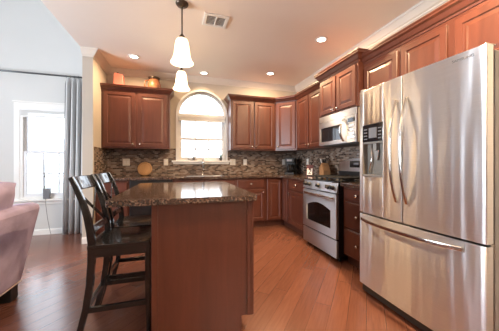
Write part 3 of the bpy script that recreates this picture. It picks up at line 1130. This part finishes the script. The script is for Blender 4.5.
for q, xx in enumerate((.075, .17, .378, .586, .681)):
    mt = Matrix.Translation((xx, .006, .848)) @ Matrix.Rotation(R(78), 4, 'X')
    kb = MB().lathe([(.027, 0), (.027, .006), (.022, .010), (.020, .030), (.016, .034), (0, .034)], n=18, mat=mt)
    kb.add([(-.004, -.021, .030), (.004, -.021, .030), (.004, .021, .030), (-.004, .021, .030), (-.004, -.021, .042), (.004, -.021, .042), (.004, .021, .042), (-.004, .021, .042)],
           [(3, 2, 1, 0), (4, 5, 6, 7), (0, 1, 5, 4), (1, 2, 6, 5), (2, 3, 7, 6), (3, 0, 4, 7)], False, mt)
    kb.build('knob', M['black'], cpn)
MB().box(.002, SW - .002, .022, .60, .90, .916).build('cooktop', M['black_gloss'], st, .004)
for (xx, yy, rr) in ((.17, .17, .05), (.586, .17, .055), (.17, .44, .04), (.586, .44, .045), (.378, .30, .05)):
    MB().lathe([(rr, .916), (rr, .926), (rr * .7, .929), (rr * .7, .938), (0, .940)], (xx, yy, 0), 20).build('burner', M['iron'], st)
for (xa, xb) in ((.02, .255), (.262, .494), (.501, .736)):
    g = MB()
    for (a, b, c, d) in ((xa, xa + .012, .05, .58), (xb - .012, xb, .05, .58), (xa, xb, .05, .062), (xa, xb, .568, .58), (xa, xb, .31, .322)):
        g.box(a, b, c, d, .948, .962)
    xm = (xa + xb) / 2
    g.box(xm - .006, xm + .006, .05, .58, .948, .962)
    for yy in (.18, .44):
        g.box(xa, xb, yy - .006, yy + .006, .948, .962)
    for (a, b) in ((xa, .05), (xb - .012, .05), (xa, .568), (xb - .012, .568)):
        g.box(a, a + .012, b, b + .012, .914, .95)
    g.build('grate', M['iron'], st, .002)
bgp = [(.012, .916), (SW - .012, .916), (SW - .012, 1.12)] + [(SW - .05 - (SW - .10) * k / 14, 1.155 + .045 * math.sin(math.pi * k / 14)) for k in range(15)] + [(.012, 1.12)]
bk = MB().prism(bgp, .60, .655, 'y').build('backguard', M['steel_flat'], st, .006)
MB().box(.012, SW - .012, .592, .601, .917, 1.02).build('backguard_base', M['black'], bk)
ds = MB().box(.25, SW - .25, .594, .601, 1.075, 1.165).build('display', M['black_gloss'], bk, .002)
MB().box(.33, SW - .33, .592, .595, 1.11, 1.14).build('clock_panel', M['device'], ds)
for xx in (.03, SW - .06):
    for yy in (.06, .58):
        MB().box(xx, xx + .03, yy, yy + .03, 0, .062).build('foot', M['black'], st)

# ------------------------------------------------------------------ island
ix0, ix1, iy0, iy1, zs1 = -.165, .482, 1.54, 2.70, .884
isl = thing('kitchen_island', 'cherry kitchen island cabinet with a plain end panel facing us', 'island', (0, 0, 0))
MB().box(ix0 + .012, ix1 - .02, iy0 + .02, iy1, .10, zs1).build('body', M['cherry'], isl)
MB().box(ix0 + .012, ix1 - .095, iy0 + .006, iy1 - .02, 0, .10).build('toe_kick', M['cherry'], isl)
MB().prism([(ix0, 0), (ix1 - .082, 0), (ix1 - .082, .10), (ix1, .10), (ix1, zs1), (ix0, zs1)], iy0, iy0 + .02, 'y').build('end_panel', M['cherry'], isl, .0015)
MB().box(ix0 - .002, ix0 + .035, iy0 - .008, iy0 + .03, 0, zs1).build('corner_stile', M['cherry'], isl, .003)
MB().box(ix1 - .045, ix1 + .002, iy0 - .008, iy0 + .0, .10, zs1).box(ix1 - .017, ix1 - .011, iy0 - .011, iy0 - .007, .10, zs1).build('corner_stile', M['cherry'], isl, .003)
MB().box(ix0, ix0 + .012, iy0 + .02, iy1, 0, zs1).build('seating_panel', M['cherry'], isl)
for k in range(2):
    y0 = iy0 + .06 + k * .56
    dd = MB().panel(0, 0, .52, .545).build('door', M['cherry'], isl)
    dd.data.transform(Matrix.Translation((ix1 - .02, y0, .13)) @ Matrix.Rotation(R(90), 4, 'Z'))
    kk = knob(dd, .47 if k == 0 else .05, .49)
    kk.data.transform(Matrix.Translation((ix1 - .02, y0, .13)) @ Matrix.Rotation(R(90), 4, 'Z'))
    dd = MB().slabfront(0, 0, .52, .145).build('drawer', M['cherry'], isl)
    dd.data.transform(Matrix.Translation((ix1 - .02, y0, .705)) @ Matrix.Rotation(R(90), 4, 'Z'))
    kk = knob(dd, .26, .072)
    kk.data.transform(Matrix.Translation((ix1 - .02, y0, .705)) @ Matrix.Rotation(R(90), 4, 'Z'))
it = slab('island_top', M['granite'], rrect(-.408, .502, 1.498, 2.745, .02), [], zs1, zs1 + .036, 'z', None, .008)
tag(it, 'brown speckled granite slab on the island overhanging toward the stools', 'worktop')

# ------------------------------------------------------------------ stools


def make_stool(loc, label):
    r = thing('counter_stool', label, 'stool', loc, 0, 'black counter stools')
    hw = .175
    SZ = .62
    post = [(-.262, 0), (-.236, .09), (-.205, .22), (-.185, .36), (-.176, .50), (-.174, .62), (-.182, .70), (-.200, .80), (-.228, .90), (-.262, .99), (-.288, 1.048)]
    for s in (-1, 1):
        MB().bar([(x, s * hw, z) for x, z in post], (0, 1, 0), .030, [.034, .036, .039, .042, .043, .043, .042, .038, .034, .031, .027]).build('leg', M['stool'], r, .004)
        MB().bar([(.155, s * hw, SZ - .02), (.155, s * hw, .30), (.16, s * hw, 0)], (0, 1, 0), [.036, .034, .028], [.036, .034, .028]).build('leg', M['stool'], r, .004)
    # seat: dished board
    n, m_ = 10, 10
    vs, fs = [], []
    for lay in (0, 1):
        for i in range(n + 1):
            for j in range(m_ + 1):
                x = -.195 + .365 * i / n
                y = -.202 + .404 * j / m_
                u, w = (2 * i / n - 1), (2 * j / m_ - 1)
                dip = -.012 * (1 - w ** 2) * (1 - u ** 4) if lay else 0
                vs.append((x, y, SZ - .026 if lay == 0 else SZ + dip))
    L = (n + 1) * (m_ + 1)
    for i in range(n):
        for j in range(m_):
            a = i * (m_ + 1) + j
            fs += [(a, a + 1, a + m_ + 2, a + m_ + 1), (L + a, L + a + m_ + 1, L + a + m_ + 2, L + a + 1)]
    for i in range(n):
        a, b = i * (m_ + 1), (i + 1) * (m_ + 1)
        fs += [(a, b, L + b, L + a), (a + m_, L + a + m_, L + b + m_, b + m_)]
    for j in range(m_):
        a, b = j, n * (m_ + 1) + j
        fs += [(a, L + a, L + a + 1, a + 1), (b, b + 1, L + b + 1, L + b)]
    MB().add(vs, fs).build('seat', M['stool'], r, .004)
    ap = MB()
    for s in (-1, 1):
        ap.box(-.165, .15, s * hw - .011, s * hw + .011, SZ - .085, SZ - .024)
    ap.box(.144, .166, -hw, hw, SZ - .085, SZ - .024).box(-.186, -.164, -hw, hw, SZ - .085, SZ - .024)
    ap.build('apron', M['stool'], r, .002)
    # back: curved top rail, lower rail, two crossing braces
    MB().bar([(-.276 - .022 * (1 - (2 * k / 10 - 1) ** 2), -hw + 2 * hw * k / 10, 1.0) for k in range(11)], (-.42, 0, 1), .095, .020).build('top_rail', M['stool'], r, .004)
    MB().bar([(-.178 - .010 * (1 - (2 * k / 8 - 1) ** 2), -hw + 2 * hw * k / 8, .70) for k in range(9)], (-.2, 0, 1), .045, .018).build('lower_rail', M['stool'], r, .003)
    for s in (-1, 1):
        MB().bar([(-.186 + s * .004, -s * (hw - .02), .715), (-.222 + s * .006, 0, .835), (-.258 + s * .004, s * (hw - .02), .955)], (0, 1, .75 * s), .042, .020).build('cross_brace', M['stool'], r, .002)
    # stretchers
    for s in (-1, 1):
        MB().bar([(-.205, s * hw, .205), (.155, s * hw, .205)], (0, 0, 1), .034, .020).build('stretcher', M['stool'], r, .002)
    MB().bar([(.156, -hw, .235), (.156, hw, .235)], (0, 0, 1), .034, .022).build('footrest', M['stool'], r, .002)
    MB().bar([(-.206, -hw, .215), (-.206, hw, .215)], (0, 0, 1), .034, .020).build('stretcher', M['stool'], r, .002)
    return r


s1 = make_stool((-.362, 1.885, 0), 'black cross-back counter stool at the island, the nearer one with its whole seat showing')
s2 = dup(s1, (-.362, 2.325, 0), 'black cross-back counter stool at the island, behind the other stool and half hidden by it')

# ------------------------------------------------------------------ pendants, downlights, vent


def pendant(loc, label):
    r = thing('pendant_lamp', label, 'pendant lamp', loc, 0, 'pendant lamps')
    MB().lathe([(.062, 0), (.062, -.008), (.052, -.022), (.02, -.030), (.012, -.036)], n=28).build('canopy', M['bronze'], r)
    MB().tube([(0, 0, -.03), (0, 0, -.32)], .0075, 12).build('rod', M['bronze'], r)
    MB().lathe([(.009, -.305), (.013, -.315), (.030, -.335), (.034, -.352), (.030, -.356)], n=24).build('socket_cap', M['bronze'], r)
    pr = [(.030, -.350), (.048, -.360), (.060, -.380), (.068, -.42), (.073, -.47), (.079, -.52), (.092, -.562), (.112, -.592), (.115, -.600)]
    inn = [(a - .004, b - .002) for a, b in reversed(pr)]
    MB().lathe([(a, b) for a, b in pr] + inn, n=32).build('shade', M['shade'], r)
    l = bpy.data.lights.new('pendant_bulb', 'POINT')
    l.energy = 9
    l.color = (1.0, .70, .42)
    l.shadow_soft_size = .03
    o = bpy.data.objects.new('pendant_bulb', l)
    o.location = (0, 0, -.50)
    o.parent = r
    COL.objects.link(o)
    return r


pendant((.019, 2.453, ZC), 'bell-shaped frosted glass pendant lamp, the nearer and higher of the two in view')
pendant((.019, 3.33, ZC), 'bell-shaped frosted glass pendant lamp hanging lower in view, just behind the other pendant')

down = [(-.665, 3.879, 'lit round ceiling downlight above the left wall cabinet', 17, 165), (.409, 4.236, 'lit round ceiling downlight above the arched window', 3, 120),
        (1.554, 3.921, 'lit round ceiling downlight near the diagonal corner cabinet', 22, 176), (1.761, 2.653, 'lit round ceiling downlight in front of the microwave cabinet', 34, 178),
        (1.42, .95, 'lit round ceiling downlight in front of the refrigerator', 80, 178),
        ]
for x, y, lab, pw, spr in down:
    d = thing('ceiling_downlight', lab, 'ceiling light', (x, y, ZC), 0, 'recessed ceiling downlights')
    MB().lathe([(.052, -.001), (.055, -.006), (.078, -.006), (.082, 0)], n=32).build('trim_ring', M['trim'], d)
    MB().lathe([(0, -.0035), (.053, -.0035), (.053, -.001), (0, -.001)], n=32).build('lens', M['led'], d)
    a = area('downlight_beam', (0, 0, -.008), (0, 0, 0), .1, .1, pw, (1.0, .70, .40), 'DISK', spr)
    a.parent = d

vt = thing('ceiling_vent', 'white louvred air vent in the ceiling beside the nearer pendant', 'vent', (.383, 2.635, ZC), R(2))
slab('frame', M['trim'], rect(-.135, .135, -.115, .115), [rect(-.10, .10, -.08, .08)], -.012, 0, 'z', vt, .003)
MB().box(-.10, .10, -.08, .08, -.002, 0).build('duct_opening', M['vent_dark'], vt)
for k in range(7):
    yy = -.068 + k * .0227
    MB().bar([(-.10, yy, -.007), (.10, yy, -.007)], (0, .9, .43), .013, .002).build('louvre', M['trim'], vt)
MB().box(-.006, .006, -.08, .08, -.012, -.002).build('divider', M['trim'], vt)

# ------------------------------------------------------------------ outlets and switches


def outlet(x, y, z, side, label, kind):
    r = thing('wall_outlet' if kind == 'outlet' else 'light_switch', label, 'outlet' if kind == 'outlet' else 'switch', (x, y, z), side, 'cover plates on the mosaic tile')
    w = .056 if kind == 'double' else .037
    MB().box(-w, w, -.006, 0, -.058, .058).build('cover_plate', M['plate'], r, .003)
    if kind == 'outlet':
        for s in (-1, 1):
            MB().box(-.017, .017, -.0085, -.005, s * .022 - .016, s * .022 + .016).build('socket', M['trim'], r, .002)
    else:
        for xx in ((-.023, .023) if kind == 'double' else (0,)):
            MB().box(xx - .012, xx + .012, -.010, -.005, -.024, .024).build('rocker', M['trim'], r, .002)
    return r


outlet(-.89, YB - .009, 1.148, 0, 'pale cover plate on the tile left of the round board', 'double')
outlet(-.244, YB - .009, 1.15, 0, 'pale cover plate on the tile left of the window sill', 'outlet')
outlet(.985, YB - .009, 1.152, 0, 'pale wide cover plate on the tile just right of the window sill', 'double')
outlet(1.239, YB - .009, 1.152, 0, 'pale cover plate on the tile further right of the window sill', 'outlet')
outlet(2.074, YB - .009, 1.156, 0, 'pale cover plate on the tile just left of the coffee maker', 'outlet')
outlet(XR - .009, 4.02, 1.16, RZ, 'pale cover plate on the side wall tile right of the coffee maker', 'outlet')

# ------------------------------------------------------------------ things on worktop, sill and cabinets
bd = thing('round_board', 'round light wooden board leaning on the mosaic tile', 'board', (-.586, 4.40, .914))
mt = Matrix.Translation((0, 0, .004)) @ Matrix.Rotation(R(-13), 4, 'X') @ Matrix.Translation((0, 0, .118)) @ Matrix.Rotation(R(90), 4, 'X')
MB().lathe([(0, 0), (.110, 0), (.118, .005), (.118, .014), (.110, .019), (0, .019)], n=40, mat=mt).build('disc', M['maple'], bd)
MB().lathe([(.092, .0185), (.094, .0215), (.100, .0215), (.102, .0185)], n=40, mat=mt).build('rim_groove', M['block'], bd)

cf = thing('coffee_maker', 'black coffee maker on the worktop in the corner', 'coffee maker', (2.13, 4.28, .914), R(-40))
MB().box(-.09, .09, -.11, .10, 0, .035).build('base', M['black'], cf, .006)
MB().box(-.09, .09, .02, .10, .035, .30).build('water_tank', M['black'], cf, .008)
MB().box(-.092, .092, -.105, .10, .225, .325).build('brew_head', M['black'], cf, .014)
ca = MB().lathe([(.045, .037), (.062, .05), (.066, .10), (.058, .16), (.044, .185), (.046, .20)], (0, -.045, 0), 24).build('carafe', M['black_gloss'], cf)
MB().tube([(0, -.105, .175), (0, -.145, .16), (0, -.145, .09), (0, -.11, .07)], .008, 8).build('carafe_handle', M['black'], ca)
MB().box(-.05, .05, -.1085, -.104, .255, .295).build('control_strip', M['steel_flat'], cf)

sg = thing('number_plaque', 'maroon plaque with a white 2 card leaning on the worktop near the range', 'plaque', (2.10, 3.52, .914), R(-48))
mt = Matrix.Rotation(R(-16), 4, 'X')
MB().box(-.055, .055, 0, .014, 0, .20, mt).build('board', M['maroon'], sg, .002)
MB().box(-.045, .045, -.002, 0, .022, .135, mt).build('card', M['paper'], sg)
tx = text_mesh('numeral', '2', .125, M['ink'], sg, mt @ Matrix.Translation((0, -.0026, .037)) @ Matrix.Rotation(R(90), 4, 'X'))
MB().box(-.02, .02, .012, .075, 0, .006).bar([(0, .016, .14), (0, .07, .004)], (1, 0, 0), .03, .005).build('easel_back', M['maroon'], sg)

kb = thing('knife_block', 'slanted light brown knife block on the worktop behind the range', 'knife block', (2.19, 3.20, .914), R(-105))
MB().prism([(-.11, 0), (.08, 0), (.08, .10), (-.02, .225), (-.125, .15)], -.055, .055, 'y').build('block', M['block'], kb, .004)
for q in range(3):
    for p in range(2):
        px, pz = -.05 - .045 * p, .205 - .033 * p
        yy = -.034 + .034 * q
        MB().bar([(px, yy, pz - .004), (px - .062, yy, pz + .078)], (0, 1, 0), .016, .022).build('knife_handle', M['paper'] if (q == 0 and p == 0) else M['black'], kb, .004)

rj = thing('red_canister', 'small coral red box with a lid knob on top of the left wall cabinet', 'box', (-.968, 4.33, UZ + UH))
MB().prism([(-.078, 0), (.078, 0), (.070, .29), (-.062, .31)], -.06, .06, 'y').build('body', M['red'], rj, .006)
MB().lathe([(.012, .28), (.012, .325), (.018, .332), (0, .34)], (-.02, 0, 0), 14).build('knob', M['bronze'], rj)
jg = thing('pottery_jug', 'brown glazed pottery jug with a dark rim on top of the left wall cabinet', 'jug', (-.425, 4.33, UZ + UH))
MB().lathe([(.06, 0), (.09, .05), (.108, .13), (.104, .19), (.082, .25), (.076, .27), (.070, .27), (.076, .25), (.095, .19), (.08, .02), (0, .012)], n=32).build('body', M['copper'], jg)
MB().lathe([(.077, .262), (.088, .275), (.096, .298), (.084, .304), (.070, .272)], n=32).build('rim', M['bronze'], jg)
MB().tube([(-.08, 0, .255), (-.145, 0, .24), (-.155, 0, .16), (-.10, 0, .09)], [.010, .011, .011, .009], 10).build('handle', M['copper'], jg)

# window-sill trinkets
zsl = zs + .012
bt = thing('dark_figurine', 'small dark boat-shaped ornament at the left end of the kitchen window sill', 'ornament', (.225, YB - .01, zsl))
MB().bar([(-.09, 0, .045), (-.07, 0, .018), (-.03, 0, .008), (.03, 0, .008), (.085, 0, .014)], (0, 1, 0), [.012, .028, .034, .034, .016], [.006, .014, .016, .016, .010]).build('hull', M['ceramic'], bt, .003)
MB().lathe([(.022, .012), (.028, .03), (.02, .05), (.010, .06), (.014, .072), (0, .082)], (.02, 0, 0), 16).build('figure', M['ceramic'], bt)
pc = thing('potted_succulent', 'small dark pot with grey-green leaves at the right end of the kitchen window sill', 'plant', (.752, YB - .01, zsl))
MB().lathe([(.024, 0), (.033, .055), (.034, .06), (.028, .06), (.02, .05), (0, .05)], n=20).build('pot', M['ceramic'], pc)
lf = MB()
for k in range(14):
    a = k * 2.4
    h = .045 + .03 * random.random()
    lf.bar([(.006 * math.cos(a), .006 * math.sin(a), .05), (.02 * math.cos(a), .02 * math.sin(a), .05 + h * .6), (.034 * math.cos(a), .034 * math.sin(a), .06 + h)], (-math.sin(a), math.cos(a), 0), [.006, .014, .003], .004)
lf.build('foliage', M['green'], pc)

# ------------------------------------------------------------------ sofa (its back turned to the kitchen)
sf = thing('sofa', 'mauve suede sofa seen from behind in the living room', 'sofa', (-1.6, 1.5, 0))
oy = -1.5


def soft(o, lev=2):
    s = o.modifiers.new('soft', 'SUBSURF')
    s.levels = lev
    s.render_levels = lev
    for p in o.data.polygons:
        p.use_smooth = True
    return o


back = [(.29, .125), (.425, .745), (.418, .782), (.37, .795), (.24, .785), (.17, .50), (.15, .125)]
MB().prism(back, .62 + oy, 2.50 + oy, 'y').build('back', M['suede'], sf, .02, 3)
MB().box(-.62, .17, .62 + oy, 2.48 + oy, .125, .36).build('base', M['suede'], sf, .015, 3)
for (a, b) in ((.62, .82), (2.29, 2.49)):
    MB().prism([(a + oy, .125), (b + oy, .125), (b + oy + .01, .55), (b + oy - .02, .60), (a + oy + .02, .60), (a + oy - .01, .55)], -.64, .23, 'x').build('arm', M['suede'], sf, .03, 3)
for k in range(2):
    a = .83 + k * .73
    MB().box(-.63, .14, a + oy, a + .72 + oy, .36, .50).build('seat_cushion', M['suede'], sf, .04, 3)
    cb = MB()
    n = 9
    vs, fs = [], []
    for i in range(n + 1):
        for j in range(n + 1):
            for s in (-1, 1):
                u, w = 2 * i / n - 1, 2 * j / n - 1
                th_ = .105 * (1 - abs(u) ** 3.5) ** .5 * (1 - abs(w) ** 3.5) ** .5 + .012
                yy = a + .42 + oy + .38 * u * (1 - .05 * w * w)
                zz = .755 + .245 * w * (1 - .10 * u * u * u * u)
                xx = .235 + .085 * w + s * th_ + .006 * math.sin(9 * u + 5 * w)
                vs.append((xx, yy, zz))
    def ix(i, j, s):
        return (i * (n + 1) + j) * 2 + s
    for i in range(n):
        for j in range(n):
            fs += [(ix(i, j, 0), ix(i, j + 1, 0), ix(i + 1, j + 1, 0), ix(i + 1, j, 0)), (ix(i, j, 1), ix(i + 1, j, 1), ix(i + 1, j + 1, 1), ix(i, j + 1, 1))]
    for i in range(n):
        fs += [(ix(i, 0, 0), ix(i + 1, 0, 0), ix(i + 1, 0, 1), ix(i, 0, 1)), (ix(i, n, 0), ix(i, n, 1), ix(i + 1, n, 1), ix(i + 1, n, 0)),
               (ix(0, i, 0), ix(0, i, 1), ix(0, i + 1, 1), ix(0, i + 1, 0)), (ix(n, i, 0), ix(n, i + 1, 0), ix(n, i + 1, 1), ix(n, i, 1))]
    cb.add(vs, fs, True)
    cu_ = cb.build('back_cushion', M['suede'], sf)
    MB().tube([(0.333, a + .03 + .04 + oy, 0.930), (0.333, a + .03 + .2 + oy, 0.965), (0.333, a + .03 + .40 + oy, 0.975), (0.333, a + .03 + .58 + oy, 0.965), (0.323, a + .03 + .71 + oy, 0.930)], .006, 8).build('piping', M['piping'], cu_)
MB().tube([(.292, .64 + oy, .128), (.292, 2.49 + oy, .128)], .005, 8).build('piping', M['piping'], sf)
for x in (-.58, .235):
    for y in (.70, 2.42):
        MB().prism([(x - .035, y - .04 + oy), (x + .045, y - .04 + oy), (x + .045, y + .05 + oy), (x - .035, y + .05 + oy)], 0, .128).build('leg', M['black'], sf, .004)
